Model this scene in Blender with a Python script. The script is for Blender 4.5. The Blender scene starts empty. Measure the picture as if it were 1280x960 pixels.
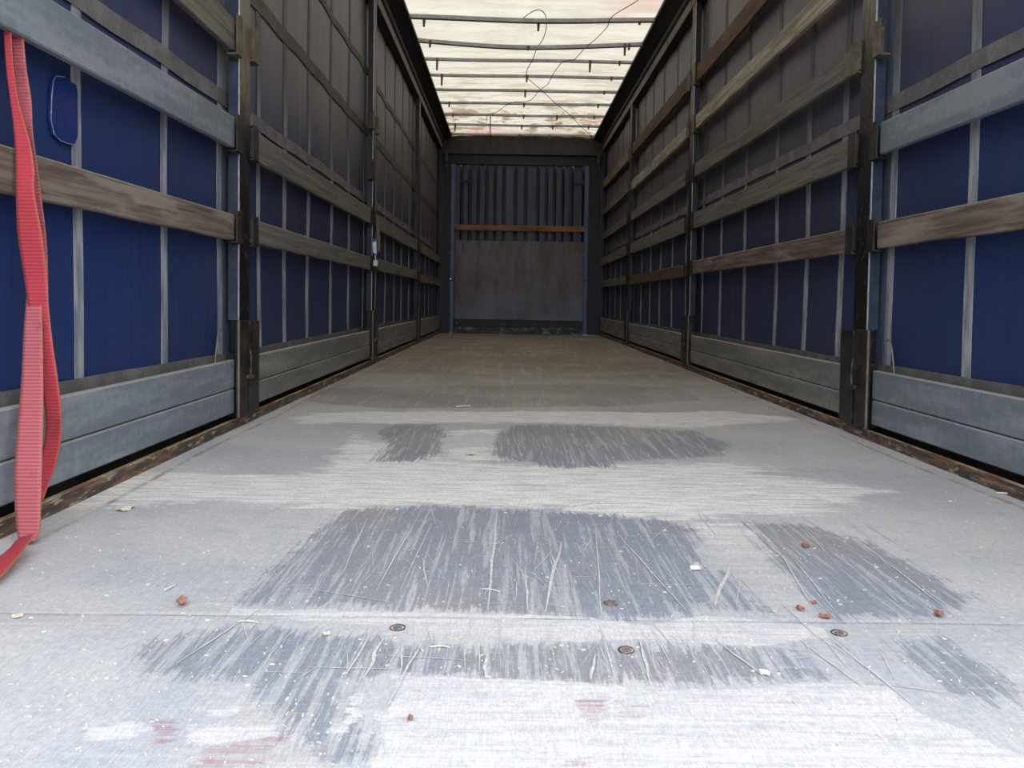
import bpy, bmesh, math, random
import numpy as np
from mathutils import Vector, Matrix
random.seed(7)
sc = bpy.context.scene
C = sc.collection

# ------------------------------------------------------------------ camera
H = 0.524                        # camera height over the loading floor
PITCH, YAW, ROLL, CY, F = 0.0371, 0.0032, -0.0148, 412.67, 1000.0
def _rot():
    ca, sa = math.cos(YAW), math.sin(YAW); cp, sp = math.cos(PITCH), math.sin(PITCH); cr, sr = math.cos(ROLL), math.sin(ROLL)
    A = np.array([[ca, -sa, 0], [sa, ca, 0], [0, 0, 1]]); B = np.array([[1, 0, 0], [0, cp, -sp], [0, sp, cp]])
    R = np.array([[cr, 0, -sr], [0, 1, 0], [sr, 0, cr]])
    return R @ B @ A
M = _rot()
cd = bpy.data.cameras.new('camera'); cam = bpy.data.objects.new('camera', cd); C.objects.link(cam)
cd.sensor_width = 36; cd.lens = F / 1280 * 36; cd.shift_y = -(480 - CY) / 1280; cd.clip_start = 0.02
mw = Matrix.Identity(4)
for i in range(3):
    mw[i][0] = M[0][i]; mw[i][1] = M[2][i]; mw[i][2] = -M[1][i]
mw[2][3] = H
cam.matrix_world = mw
sc.camera = cam

# ------------------------------------------------------------------ world, exposure
sc.view_settings.view_transform = 'Standard'; sc.view_settings.look = 'None'
sc.view_settings.gamma = 1; sc.view_settings.use_curve_mapping = False
sc.view_settings.exposure = 1.12
w = bpy.data.worlds.new('overcast_sky'); sc.world = w; w.use_nodes = True
nt = w.node_tree; bg = nt.nodes['Background']
tc = nt.nodes.new('ShaderNodeTexCoord'); sp_ = nt.nodes.new('ShaderNodeSeparateXYZ')
mr = nt.nodes.new('ShaderNodeMapRange'); mr.inputs[1].default_value = -0.03; mr.inputs[2].default_value = 0.03
mx = nt.nodes.new('ShaderNodeMix'); mx.data_type = 'RGBA'
mx.inputs[6].default_value = (0.20, 0.20, 0.20, 1); mx.inputs[7].default_value = (0.88, 0.93, 1.0, 1)
nt.links.new(tc.outputs['Generated'], sp_.inputs[0]); nt.links.new(sp_.outputs[2], mr.inputs[0])
nt.links.new(mr.outputs[0], mx.inputs[0]); nt.links.new(mx.outputs[2], bg.inputs[0])
mr2 = nt.nodes.new('ShaderNodeMapRange'); mr2.inputs[1].default_value = -1; mr2.inputs[2].default_value = 1
mr2.inputs[3].default_value = 1.35; mr2.inputs[4].default_value = 2.45
nt.links.new(sp_.outputs[0], mr2.inputs[0]); nt.links.new(mr2.outputs[0], bg.inputs[1])
bg.inputs[1].default_value = 2.0
sc.cycles.max_bounces = 10; sc.cycles.diffuse_bounces = 6

XL, XR = -1.0781, 1.4019         # inner faces of the two sides
DZ = 0.03
# ------------------------------------------------------------------ measuring helpers (photo measurement -> place in metres)
def ray(px, py): return M.T @ np.array([(px - 640) / F, 1, (CY - py) / F])
def on_floor(px, py, z=0.0):
    r = ray(px, py); t = (z - H) / r[2]; return r[0] * t, r[1] * t
def on_side(px, py, X):
    r = ray(px, py); t = X / r[0]; return r[1] * t, H + r[2] * t
def on_front(px, py, Y):
    r = ray(px, py); t = Y / r[1]; return r[0] * t, H + r[2] * t

# ------------------------------------------------------------------ materials
def lin(c): return tuple(((x / 255) / 12.92 if x / 255 <= 0.04045 else ((x / 255 + 0.055) / 1.055) ** 2.4) for x in c)
class N:
    """small node-graph writer"""
    def __init__(s, name):
        s.m = bpy.data.materials.new(name); s.m.use_nodes = True; s.t = s.m.node_tree
        s.b = s.t.nodes['Principled BSDF']; s.pos = s.new('ShaderNodeNewGeometry').outputs['Position']
    def new(s, k): return s.t.nodes.new(k)
    def link(s, a, b):
        if hasattr(a, 'links'): s.t.links.new(a, b)
        elif isinstance(a, (tuple, list)):
            b.default_value = tuple(a) + ((1,) if len(b.default_value) == 4 and len(a) == 3 else ())
        else: b.default_value = a
    def noise(s, scale=(1, 1, 1), detail=4, rough=0.55, off=0.0, dist=0.0):
        v = s.new('ShaderNodeVectorMath'); v.operation = 'MULTIPLY_ADD'; s.link(s.pos, v.inputs[0])
        v.inputs[1].default_value = scale; v.inputs[2].default_value = (off, off * 1.7, off * .3)
        n = s.new('ShaderNodeTexNoise'); n.inputs['Scale'].default_value = 1; n.inputs['Detail'].default_value = detail
        n.inputs['Roughness'].default_value = rough; n.inputs['Distortion'].default_value = dist
        s.link(v.outputs[0], n.inputs['Vector']); return n.outputs['Fac']
    def ramp(s, v, a, b, lo=0.0, hi=1.0):
        r = s.new('ShaderNodeMapRange'); r.interpolation_type = 'SMOOTHSTEP'
        s.link(v, r.inputs[0]); r.inputs[1].default_value = a; r.inputs[2].default_value = b
        r.inputs[3].default_value = lo; r.inputs[4].default_value = hi; return r.outputs[0]
    def math(s, op, a, b=0.0):
        n = s.new('ShaderNodeMath'); n.operation = op; s.link(a, n.inputs[0]); s.link(b, n.inputs[1]); return n.outputs[0]
    def mix(s, f, a, b):
        n = s.new('ShaderNodeMix'); n.data_type = 'RGBA'; s.link(f, n.inputs[0]); s.link(a, n.inputs[6]); s.link(b, n.inputs[7])
        return n.outputs[2]
    def attr(s, name):
        n = s.new('ShaderNodeAttribute'); n.attribute_name = name; return n.outputs['Fac']
    def axis(s, i):
        n = s.new('ShaderNodeSeparateXYZ'); s.link(s.pos, n.inputs[0]); return n.outputs[i]
    def bump(s, h, strength=0.3, dist=0.005):
        n = s.new('ShaderNodeBump'); n.inputs['Strength'].default_value = strength; n.inputs['Distance'].default_value = dist
        s.link(h, n.inputs['Height']); s.link(n.outputs[0], s.b.inputs['Normal'])
    def topdust(s, color, dust):
        g_ = s.new('ShaderNodeNewGeometry'); x_ = s.new('ShaderNodeSeparateXYZ'); s.link(g_.outputs['True Normal'], x_.inputs[0])
        return s.mix(s.ramp(x_.outputs[2], 0.5, 0.9, 0, 0.85), color, dust)
    def out(s, color, rough=0.7, metal=0.0, spec=0.5):
        s.link(color, s.b.inputs['Base Color']); s.link(rough, s.b.inputs['Roughness'])
        s.link(metal, s.b.inputs['Metallic']); s.b.inputs['Specular IOR Level'].default_value = spec
        return s.m

def wood(name, c0, c1, c2, along=1, rough=0.8, off=0.0):
    """weathered board: grain along one axis, dark checks, worn patches"""
    n = N(name); sg = [55, 55, 55]; sg[along] = 2.2; sc2 = [120, 120, 120]; sc2[along] = 3.0; sp = [9, 9, 9]; sp[along] = 2.0
    g = n.noise(tuple(sg), 6, 0.65, off); crack = n.ramp(n.noise(tuple(sc2), 3, 0.5, off + 4), 0.60, 0.68)
    patch = n.ramp(n.noise(tuple(sp), 5, 0.6, off + 9), 0.48, 0.62)
    c = n.mix(n.ramp(g, 0.35, 0.68), c0, c1); c = n.mix(n.math('MULTIPLY', patch, 0.6), c, c2)
    c = n.mix(n.math('MULTIPLY', crack, 0.55), c, tuple(x * 0.35 for x in c0))
    c = n.topdust(c, lin((150, 142, 128))); n.bump(g, 0.25, 0.003); return n.out(c, rough, 0, 0.3)

def painted(name, c0, c1, scale=6, rough=0.5, metal=0.0, spec=0.5, streak=None, amt=1.0, bump=0.1, dust=None):
    n = N(name); s = streak or (scale, scale, scale)
    v = n.noise(s, 5, 0.65, 2); v2 = n.noise((scale * 9,) * 3, 4, 0.6, 5)
    f = n.math('MULTIPLY', n.ramp(n.math('ADD', n.math('MULTIPLY', v, .7), n.math('MULTIPLY', v2, .3)), 0.42, 0.62), amt)
    cc = n.mix(f, c0, c1)
    if dust: cc = n.topdust(cc, dust)
    n.bump(v2, bump, 0.002); return n.out(cc, rough, metal, spec)

def tarp(name, add):
    n = N(name)
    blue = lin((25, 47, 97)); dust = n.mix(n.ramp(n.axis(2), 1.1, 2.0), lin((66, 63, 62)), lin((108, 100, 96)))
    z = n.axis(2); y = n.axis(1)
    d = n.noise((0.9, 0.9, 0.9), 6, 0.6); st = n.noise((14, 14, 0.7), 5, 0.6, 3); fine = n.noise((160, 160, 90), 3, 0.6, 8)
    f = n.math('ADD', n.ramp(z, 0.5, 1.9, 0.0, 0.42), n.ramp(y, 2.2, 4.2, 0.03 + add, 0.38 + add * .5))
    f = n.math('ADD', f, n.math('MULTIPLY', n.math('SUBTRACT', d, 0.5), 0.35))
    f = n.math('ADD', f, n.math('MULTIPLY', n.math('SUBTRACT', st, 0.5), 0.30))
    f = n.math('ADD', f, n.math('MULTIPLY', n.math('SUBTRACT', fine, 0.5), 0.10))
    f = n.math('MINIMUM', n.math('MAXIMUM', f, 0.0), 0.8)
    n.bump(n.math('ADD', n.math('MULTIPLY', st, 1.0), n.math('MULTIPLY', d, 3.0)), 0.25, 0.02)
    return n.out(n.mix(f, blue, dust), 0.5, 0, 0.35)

def webbing(name, c0, c1):
    n = N(name); v = n.noise((30, 30, 5), 5, 0.6, 1); z = n.axis(2)
    f = n.ramp(v, 0.35, 0.65)
    c = n.mix(f, c0, c1)
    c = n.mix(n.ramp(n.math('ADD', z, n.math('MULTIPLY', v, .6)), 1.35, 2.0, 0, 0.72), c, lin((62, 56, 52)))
    return n.out(c, 0.75, 0, 0.3)

MT = {}
MT['tarp'] = tarp('blue_tarpaulin', 0.0); MT['tarp_r'] = tarp('shaded_dusty_tarpaulin', 0.12)  # right copy: extra dust, also standing in for weaker light on that side
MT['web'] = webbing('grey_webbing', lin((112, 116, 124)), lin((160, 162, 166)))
MT['band'] = painted('grimy_band', lin((92, 90, 90)), lin((116, 113, 111)), 12, 0.7)
MT['band_dark'] = painted('dark_grimy_band', lin((58, 54, 46)), lin((78, 74, 66)), 12, 0.7)
MT['hem'] = painted('blue_grey_hem', lin((76, 90, 112)), lin((96, 104, 118)), 5, 0.5, streak=(6, 6, 1))
MT['alu'] = painted('anodised_board', lin((112, 119, 128)), lin((137, 142, 149)), 4, 0.55, 0.15, 0.5, streak=(9, 2.0, 14), bump=0.15, dust=lin((172, 168, 158)))
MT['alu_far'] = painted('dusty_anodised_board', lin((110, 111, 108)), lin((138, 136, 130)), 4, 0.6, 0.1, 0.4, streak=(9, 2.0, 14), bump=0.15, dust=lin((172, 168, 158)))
MT['wood_brown'] = wood('brown_weathered_wood', lin((84, 70, 61)), lin((124, 111, 101)), lin((150, 140, 130)))
MT['wood_red'] = wood('red_brown_wood', lin((72, 52, 40)), lin((100, 78, 62)), lin((104, 86, 74)), off=3)
MT['wood_grey'] = wood('grey_weathered_wood', lin((92, 89, 83)), lin((122, 118, 109)), lin((106, 103, 97)), off=7)
MT['wood_pale'] = wood('pale_weathered_wood', lin((132, 124, 106)), lin((182, 174, 154)), lin((112, 105, 94)), off=12)
MT['wood_orange'] = wood('orange_brown_wood', lin((128, 92, 66)), lin((160, 120, 88)), lin((104, 80, 60)), along=0)
MT['post'] = N('post'); n = MT['post']
_z = n.axis(2); _v = n.noise((18, 18, 6), 6, 0.65); _v2 = n.noise((60, 60, 40), 4, 0.6, 3)
_c = n.mix(n.ramp(_v2, 0.56, 0.68), lin((12, 12, 12)), lin((84, 74, 62)))
_d = n.ramp(n.math('ADD', n.math('SUBTRACT', _z, n.ramp(n.axis(0), -.2, .2, 0, .38)), n.math('MULTIPLY', _v, 0.7)), 1.40, 1.85, 0, 0.85)
_d = n.math('MULTIPLY', _d, n.ramp(n.axis(1), 4.5, 5.5, 1.0, 0.30))
_c = n.mix(_d, _c, n.mix(n.ramp(_v, 0.3, 0.7), lin((84, 76, 62)), lin((120, 108, 88))))
n.bump(_v2, 0.3, 0.003); MT['post'] = n.out(_c, 0.45, 0.0, 0.4)
MT['bracket'] = painted('black_worn_bracket', lin((13, 13, 13)), lin((70, 63, 55)), 14, 0.5, amt=0.5, bump=0.3)
MT['latch'] = painted('worn_latch', lin((30, 28, 26)), lin((96, 90, 78)), 30, 0.45)
MT['bracket_dusty'] = painted('dusty_bracket', lin((80, 71, 58)), lin((112, 101, 83)), 10, 0.7)
MT['flange'] = painted('blue_steel_flange', lin((30, 42, 62)), lin((50, 62, 80)), 9, 0.5, 0.0)
MT['flange_dark'] = painted('dark_steel_flange', lin((20, 26, 38)), lin((38, 42, 50)), 9, 0.5)
MT['bright'] = painted('bare_metal_edge', lin((170, 178, 184)), lin((205, 208, 210)), 20, 0.35, 0.5)
MT['black'] = painted('black_steel', lin((20, 20, 22)), lin((44, 42, 40)), 8, 0.5)
MT['rail'] = painted('dusty_roof_rail', lin((104, 96, 82)), lin((128, 120, 104)), 5, 0.6, streak=(8, 1.2, 8))
MT['rail_dark'] = painted('dark_roof_rail', lin((30, 32, 30)), lin((52, 50, 46)), 5, 0.6, streak=(8, 1.2, 8))
MT['navy'] = painted('navy_steel', lin((44, 50, 70)), lin((66, 70, 86)), 7, 0.45, streak=(10, 10, 2))
MT['navy_dark'] = painted('dark_navy_steel', lin((12, 18, 36)), lin((22, 27, 44)), 7, 0.5, streak=(10, 10, 2))
MT['blue_post'] = painted('light_blue_upright', lin((74, 90, 128)), lin((96, 110, 140)), 7, 0.45, streak=(10, 10, 2))
MT['header'] = painted('header_paint', lin((44, 43, 42)), lin((60, 58, 54)), 8, 0.6)
MT['bow'] = painted('roof_bow_metal', lin((150, 152, 154)), lin((178, 177, 174)), 9, 0.5, 0.2)
MT['cable'] = painted('dark_cable', lin((38, 32, 28)), lin((60, 50, 42)), 20, 0.7)
MT['chip'] = painted('pale_chip', lin((196, 186, 164)), lin((220, 214, 198)), 60, 0.8)
MT['splint'] = painted('pale_splinter', lin((196, 190, 178)), lin((218, 214, 206)), 60, 0.8)
MT['leaf'] = painted('brown_leaf', lin((128, 84, 70)), lin((160, 114, 96)), 60, 0.8)
MT['paper'] = painted('white_scrap', lin((226, 226, 226)), lin((245, 245, 245)), 60, 0.8)
MT['tagwhite'] = painted('white_label', lin((200, 204, 212)), lin((232, 234, 238)), 30, 0.6)
MT['tagblue'] = painted('blue_label', lin((40, 84, 170)), lin((70, 110, 180)), 30, 0.6)
MT['screw'] = painted('rusty_screw', lin((120, 104, 100)), lin((156, 142, 138)), 90, 0.55, 0.4)

# plywood kick panel
n = N('brown_film_plywood'); a = n.noise((5, 5, 1.4), 6, 0.65); b = n.noise((40, 40, 3), 4, 0.6, 4); cblu = n.noise((1.1, 1, 1.6), 3, 0.5, 11)
c = n.mix(n.ramp(a, 0.38, 0.66), lin((66, 54, 48)), lin((98, 90, 88))); c = n.mix(n.math('MULTIPLY', n.ramp(b, 0.55, 0.7), 0.5), c, lin((128, 124, 128)))
zz = n.axis(2); c = n.mix(n.math('MULTIPLY', n.ramp(zz, 0.95, 0.25), n.ramp(cblu, 0.40, 0.6, 0.25, 0.8)), c, lin((108, 114, 136)))  # bluish tint low on the sheet: reflected light painted into the colour
MT['ply'] = n.out(c, 0.4, 0, 0.4)
# scuffed black kick plate
n = N('scuffed_black_plate'); a = n.noise((9, 9, 22), 6, 0.7); MT['plate'] = n.out(n.mix(n.ramp(a, 0.52, 0.66), lin((24, 28, 34)), lin((120, 138, 156))), 0.5)
# curb steel
n = N('rusty_curb_steel'); a = n.noise((40, 5, 40), 6, 0.7); b = n.noise((60, 12, 60), 4, 0.6, 5)
c = n.mix(n.ramp(a, 0.45, 0.6), lin((62, 56, 52)), lin((122, 88, 62))); c = n.mix(n.ramp(b, 0.55, 0.65), c, lin((150, 140, 126))); MT['curb'] = n.out(c, 0.7)
n = N('curb_lip'); a = n.noise((40, 6, 40), 5, 0.7); MT['lip'] = n.out(n.mix(n.ramp(a, 0.4, 0.6), lin((120, 88, 62)), lin((182, 164, 136))), 0.7)

# translucent roof sheet
m = bpy.data.materials.new('translucent_roof_sheet'); m.use_nodes = True
n = N.__new__(N); n.m = m; n.t = m.node_tree; n.b = n.t.nodes['Principled BSDF']; n.pos = n.new('ShaderNodeNewGeometry').outputs['Position']
a = n.noise((1.6, 5.0, 1), 6, 0.6); s1 = n.noise((2.6, 2.4, 1), 6, 0.65, 21); s2 = n.noise((1.3, 0.8, 1), 5, 0.6, 33); y = n.axis(1); x = n.axis(0)
c = n.mix(n.ramp(a, 0.35, 0.7), (0.98, 0.90, 0.74), (0.88, 0.78, 0.60))
st = n.math('MULTIPLY', n.ramp(s1, 0.50, 0.60), n.ramp(y, 9.6, 11.6, 0.10, 0.95)); c = n.mix(st, c, (0.36, 0.22, 0.13))
hz = n.noise((2.2, 9.0, 1), 5, 0.6, 51); c = n.mix(n.math('MULTIPLY', n.ramp(hz, .46, .64), n.ramp(y, 8.0, 9.6, .25, .6)), c, (0.62, 0.50, 0.34))
pk = n.math('MULTIPLY', n.ramp(s2, 0.45, 0.60), n.math('ADD', n.ramp(y, 10.5, 12.2, 0, 0.5), n.math('MULTIPLY', n.ramp(x, 0.5, 1.1), n.ramp(y, 9.0, 7.6, 0, 0.4)))); c = n.mix(pk, c, (0.85, 0.42, 0.34))
tr = n.new('ShaderNodeBsdfTranslucent'); n.link(n.mix(0.44, c, (0, 0, 0)), tr.inputs[0]); df = n.new('ShaderNodeBsdfDiffuse'); n.link(c, df.inputs[0])
ms = n.new('ShaderNodeMixShader'); ms.inputs[0].default_value = 0.45; n.link(df.outputs[0], ms.inputs[1]); n.link(tr.outputs[0], ms.inputs[2])
bp = n.new('ShaderNodeBump'); bp.inputs['Strength'].default_value = 0.3; bp.inputs['Distance'].default_value = 0.02
n.link(a, bp.inputs['Height']); n.link(bp.outputs[0], tr.inputs['Normal'])
n.link(ms.outputs[0], n.t.nodes['Material Output'].inputs[0]); MT['roof'] = m

# red strap
n = N('red_ribbed_webbing'); rib = n.attr('rib'); fade = n.attr('fade'); a = n.noise((12, 12, 9), 5, 0.65); b = n.noise((70, 70, 70), 3, 0.6, 6)
sn = n.math('SINE', n.math('MULTIPLY', rib, 2 * math.pi / 0.0078))
ribf = n.ramp(sn, -0.6, 0.5)
c = n.mix(fade, lin((186, 62, 72)), lin((184, 112, 118)))
c = n.mix(n.math('MULTIPLY', n.math('SUBTRACT', 1.0, ribf), n.math('ADD', 0.12, n.math('MULTIPLY', fade, 0.35))), c, lin((96, 36, 44)))
c = n.mix(n.math('MULTIPLY', n.ramp(a, 0.56, 0.68), 0.45), c, lin((96, 60, 64)))
edge = n.attr('edge'); c = n.mix(n.ramp(edge, 0.86, 0.97, 0, 0.7), c, lin((150, 110, 70)))
n.bump(ribf, 0.5, 0.002); MT['strap'] = n.out(c, 0.7, 0, 0.25)

# loading floor: film plywood, worn through and dusty
n = N('worn_film_faced_plywood')
fl, ba, du, rd = n.attr('film'), n.attr('bare'), n.attr('dust'), n.attr('red')
grX = n.noise((3.0, 90, 1), 6, 0.7); grX2 = n.noise((9.0, 260, 1), 4, 0.6, 2); scY = n.noise((95, 3.2, 1), 5, 0.65, 4); scY2 = n.noise((42, 1.6, 1), 4, 0.6, 9, 0.4)
blotch = n.noise((5, 7, 1), 7, 0.68, 13); blob = n.noise((1.6, 2.0, 1), 5, 0.6, 17); fine = n.noise((220, 220, 1), 4, 0.7, 19)
scE = n.noise((110, 2.2, 1), 5, 0.65, 27, 0.3); scG = n.noise((46, 2.6, 1), 6, 0.7, 41); rag = n.noise((16, 22, 1), 7, 0.75, 45); ragx = n.noise((7, 70, 1), 6, 0.75, 47); wide = n.noise((2.5, 8, 1), 5, 0.65, 49)
def amp(v, a): return n.math('MULTIPLY', n.math('SUBTRACT', v, .5), a)
edge_n = n.math('ADD', n.math('ADD', amp(rag, 0.10), amp(scE, 0.13)), n.math('ADD', amp(scG, 0.14), amp(fine, 0.05)))
edge_b = n.math('ADD', n.math('ADD', amp(rag, 0.05), amp(ragx, 0.035)), amp(fine, 0.008))
film = n.ramp(n.math('ADD', fl, edge_n), -0.010, 0.016)
film = n.math('MULTIPLY', film, n.ramp(scG, 0.63, 0.54, 0.25, 1.0))
film = n.math('MULTIPLY', film, n.ramp(scE, 0.66, 0.58, 0.35, 1.0))
bare = n.ramp(n.math('ADD', ba, edge_b), -0.003, 0.004)
dust = n.ramp(n.math('ADD', du, n.math('ADD', n.math('ADD', amp(ragx, 0.20), amp(wide, 0.30)), amp(scG, .08))), -0.02, 0.045)
yy = n.axis(1)
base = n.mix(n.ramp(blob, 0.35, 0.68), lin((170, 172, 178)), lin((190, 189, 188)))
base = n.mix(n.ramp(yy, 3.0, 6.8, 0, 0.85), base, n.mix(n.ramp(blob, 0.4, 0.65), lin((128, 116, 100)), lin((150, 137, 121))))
base = n.mix(n.math('MULTIPLY', n.ramp(blotch, 0.52, 0.70), 0.45), base, lin((158, 164, 178)))
base = n.mix(n.math('MULTIPLY', n.ramp(scY2, 0.55, 0.62), 0.30), base, lin((192, 190, 188)))
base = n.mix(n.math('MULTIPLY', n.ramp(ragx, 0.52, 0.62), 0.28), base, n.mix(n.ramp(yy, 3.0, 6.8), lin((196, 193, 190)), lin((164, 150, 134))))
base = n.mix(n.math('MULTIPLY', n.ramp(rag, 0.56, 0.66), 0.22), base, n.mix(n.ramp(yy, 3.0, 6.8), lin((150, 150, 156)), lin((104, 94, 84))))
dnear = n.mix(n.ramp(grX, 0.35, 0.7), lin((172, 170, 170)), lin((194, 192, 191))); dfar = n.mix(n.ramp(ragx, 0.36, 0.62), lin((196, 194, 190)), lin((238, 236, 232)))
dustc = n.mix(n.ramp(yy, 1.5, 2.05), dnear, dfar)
base = n.mix(n.math('MULTIPLY', dust, 0.85), base, dustc)
filmc = n.mix(n.ramp(blob, 0.38, 0.66), lin((132, 137, 148)), lin((142, 140, 143)))
filmc = n.mix(n.math('MULTIPLY', n.ramp(scY, 0.56, 0.61), 0.5), filmc, lin((184, 186, 188)))
filmc = n.mix(n.math('MULTIPLY', n.ramp(ragx, 0.60, 0.66), 0.5), filmc, lin((182, 183, 185)))
filmc = n.mix(n.math('MULTIPLY', n.ramp(rag, 0.50, 0.70), 0.35), filmc, lin((116, 116, 122)))
filmc = n.mix(n.math('MULTIPLY', n.ramp(scY2, 0.57, 0.66), 0.6), filmc, lin((178, 180, 182)))
filmc = n.mix(n.math('MULTIPLY', n.ramp(fine, 0.50, 0.7), 0.35), filmc, lin((170, 172, 178)))
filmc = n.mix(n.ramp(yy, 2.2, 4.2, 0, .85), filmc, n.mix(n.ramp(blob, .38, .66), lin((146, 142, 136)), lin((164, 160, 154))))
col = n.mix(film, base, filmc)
barec = n.mix(n.ramp(grX, 0.30, 0.68), lin((190, 188, 190)), lin((208, 206, 206)))
barec = n.mix(n.math('MULTIPLY', n.ramp(grX2, 0.50, 0.66), 0.45), barec, lin((170, 169, 174)))
mott = n.noise((14, 40, 1), 6, 0.72, 61)
barec = n.mix(n.math('MULTIPLY', n.ramp(mott, 0.50, 0.66), 0.45), barec, lin((172, 171, 177)))
col = n.mix(bare, col, barec)
col = n.mix(n.math('MULTIPLY', n.ramp(n.math('ADD', rd, n.math('MULTIPLY', edge_b, 1.2)), -0.004, 0.006), n.math('MULTIPLY', n.ramp(grX, .42, .58), 0.7)), col, lin((150, 112, 126)))
micro = n.noise((420, 330, 1), 2, 0.7, 71); micro2 = n.noise((330, 38, 1), 3, 0.7, 77); spk = n.noise((90, 90, 1), 6, 0.8, 83)
var = n.math('ADD', n.math('ADD', n.ramp(micro, 0.3, 0.7, -0.07, 0.07), n.ramp(micro2, 0.3, 0.7, -0.09, 0.09)), n.ramp(spk, 0.32, 0.68, -0.10, 0.10))
vm = n.new('ShaderNodeVectorMath'); vm.operation = 'SCALE'; n.link(col, vm.inputs[0]); n.link(n.math('ADD', var, 1.0), vm.inputs['Scale']); col = vm.outputs[0]
# butt joints between the plywood sheets, and the rusty line along each edge rail
seam = n.attr('seam'); col = n.mix(n.math('MULTIPLY', n.ramp(seam, 0.0035, 0.0012, 0, 0.55), n.ramp(blotch, 0.38, 0.56, 0.15, 1.0)), col, lin((92, 84, 82)))
rust = n.attr('rust'); col = n.mix(n.math('MULTIPLY', n.ramp(rust, 0.014, 0.002), n.ramp(blotch, 0.40, 0.60, .12, .75)), col, lin((140, 106, 88)))
sx = n.axis(0)
n.bump(n.math('ADD', n.math('MULTIPLY', fine, .4), n.math('ADD', grX, n.math('MULTIPLY', scY, .6))), 0.25, 0.002)
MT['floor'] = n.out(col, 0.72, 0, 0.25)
MT['scratch'] = painted('scratch_dust', lin((182, 180, 180)), lin((208, 206, 204)), 90, 0.8)

# ------------------------------------------------------------------ geometry helpers
def obj(name, verts, faces, mat, parent=None, bevel=0.0, smooth=False, origin=None, attrs=None):
    V = np.array(verts, float)
    o0 = np.array(origin) if origin is not None else (V.min(0) + V.max(0)) / 2
    pw = np.array(parent.matrix_world.translation) if parent is not None else np.zeros(3)
    me = bpy.data.meshes.new(name); me.from_pydata((V - o0).tolist(), [], faces); me.update()
    mats = mat if isinstance(mat, list) else [mat]
    for mm in mats: me.materials.append(mm)
    if smooth: me.polygons.foreach_set('use_smooth', [True] * len(me.polygons))
    o = bpy.data.objects.new(name, me); C.objects.link(o)
    o.matrix_world = Matrix.Translation(Vector(o0))
    if parent is not None: o.parent = parent; o.location = Vector(o0 - pw)
    if attrs:
        for k, v in attrs.items():
            a = me.attributes.new(k, 'FLOAT', 'POINT'); a.data.foreach_set('value', np.asarray(v, np.float32))
    if bevel:
        b = o.modifiers.new('bevel', 'BEVEL'); b.width = bevel; b.segments = 2; b.limit_method = 'ANGLE'
    bpy.context.view_layer.update()
    return o
def empty(name, loc):
    o = bpy.data.objects.new(name, None); C.objects.link(o); o.empty_display_size = 0.05; o.location = loc
    bpy.context.view_layer.update(); return o
def tag(o, label, cat, group=None, kind=None):
    o['label'] = label; o['category'] = cat
    if group: o['group'] = group
    if kind: o['kind'] = kind
    return o
def struct(o, label=None):
    o['kind'] = 'structure'
    if label: o['label'] = label
    return o
class G:
    """collects solids for ONE mesh"""
    def __init__(s): s.v = []; s.f = []
    def box(s, x0, x1, y0, y1, z0, z1):
        b = len(s.v)
        s.v += [(x, y, z) for z in (z0, z1) for y in (y0, y1) for x in (x0, x1)]
        s.f += [tuple(b + i for i in q) for q in ((0, 2, 3, 1), (4, 5, 7, 6), (0, 1, 5, 4), (2, 6, 7, 3), (0, 4, 6, 2), (1, 3, 7, 5))]; return s
    def hexa(s, p):   # 8 points ordered like box
        b = len(s.v); s.v += [tuple(q) for q in p]
        s.f += [tuple(b + i for i in q) for q in ((0, 2, 3, 1), (4, 5, 7, 6), (0, 1, 5, 4), (2, 6, 7, 3), (0, 4, 6, 2), (1, 3, 7, 5))]; return s
    def extrude(s, prof, y0, y1, ax=1):   # closed profile (x,z) run along y
        b = len(s.v); k = len(prof)
        for y in (y0, y1):
            s.v += [(p[0], y, p[1]) for p in prof]
        s.f += [tuple(b + i for i in range(k)), tuple(b + k + i for i in reversed(range(k)))]
        s.f += [(b + i, b + k + i, b + k + (i + 1) % k, b + (i + 1) % k) for i in range(k)]; return s
    def tube(s, pts, r, seg=6):
        P = [Vector(p) for p in pts]; b = len(s.v)
        for i, p in enumerate(P):
            t = (P[min(i + 1, len(P) - 1)] - P[max(i - 1, 0)]).normalized()
            u = t.cross(Vector((0.3, 0.2, 1)) if abs(t.z) < .9 else Vector((1, 0, 0))).normalized(); v = t.cross(u)
            for k in range(seg):
                a = 2 * math.pi * k / seg; s.v.append(tuple(p + (u * math.cos(a) + v * math.sin(a)) * r))
        for i in range(len(P) - 1):
            for k in range(seg):
                s.f.append((b + i * seg + k, b + i * seg + (k + 1) % seg, b + (i + 1) * seg + (k + 1) % seg, b + (i + 1) * seg + k))
        s.f.append(tuple(b + k for k in reversed(range(seg)))); s.f.append(tuple(b + (len(P) - 1) * seg + k for k in range(seg))); return s
    def build(s, name, mat, parent=None, **k): return obj(name, s.v, s.f, mat, parent, **k)

def smoothpath(pts, n=8):
    P = [Vector(p) for p in pts]; out = []
    for i in range(len(P) - 1):
        p0, p1, p2, p3 = P[max(i - 1, 0)], P[i], P[i + 1], P[min(i + 2, len(P) - 1)]
        for k in range(n):
            t = k / n
            out.append(0.5 * ((2 * p1) + (p2 - p0) * t + (2 * p0 - 5 * p1 + 4 * p2 - p3) * t * t + (3 * p1 - p0 - 3 * p2 + p3) * t ** 3))
    out.append(P[-1]); return out

Y0, YE = -0.30, 12.47
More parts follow.
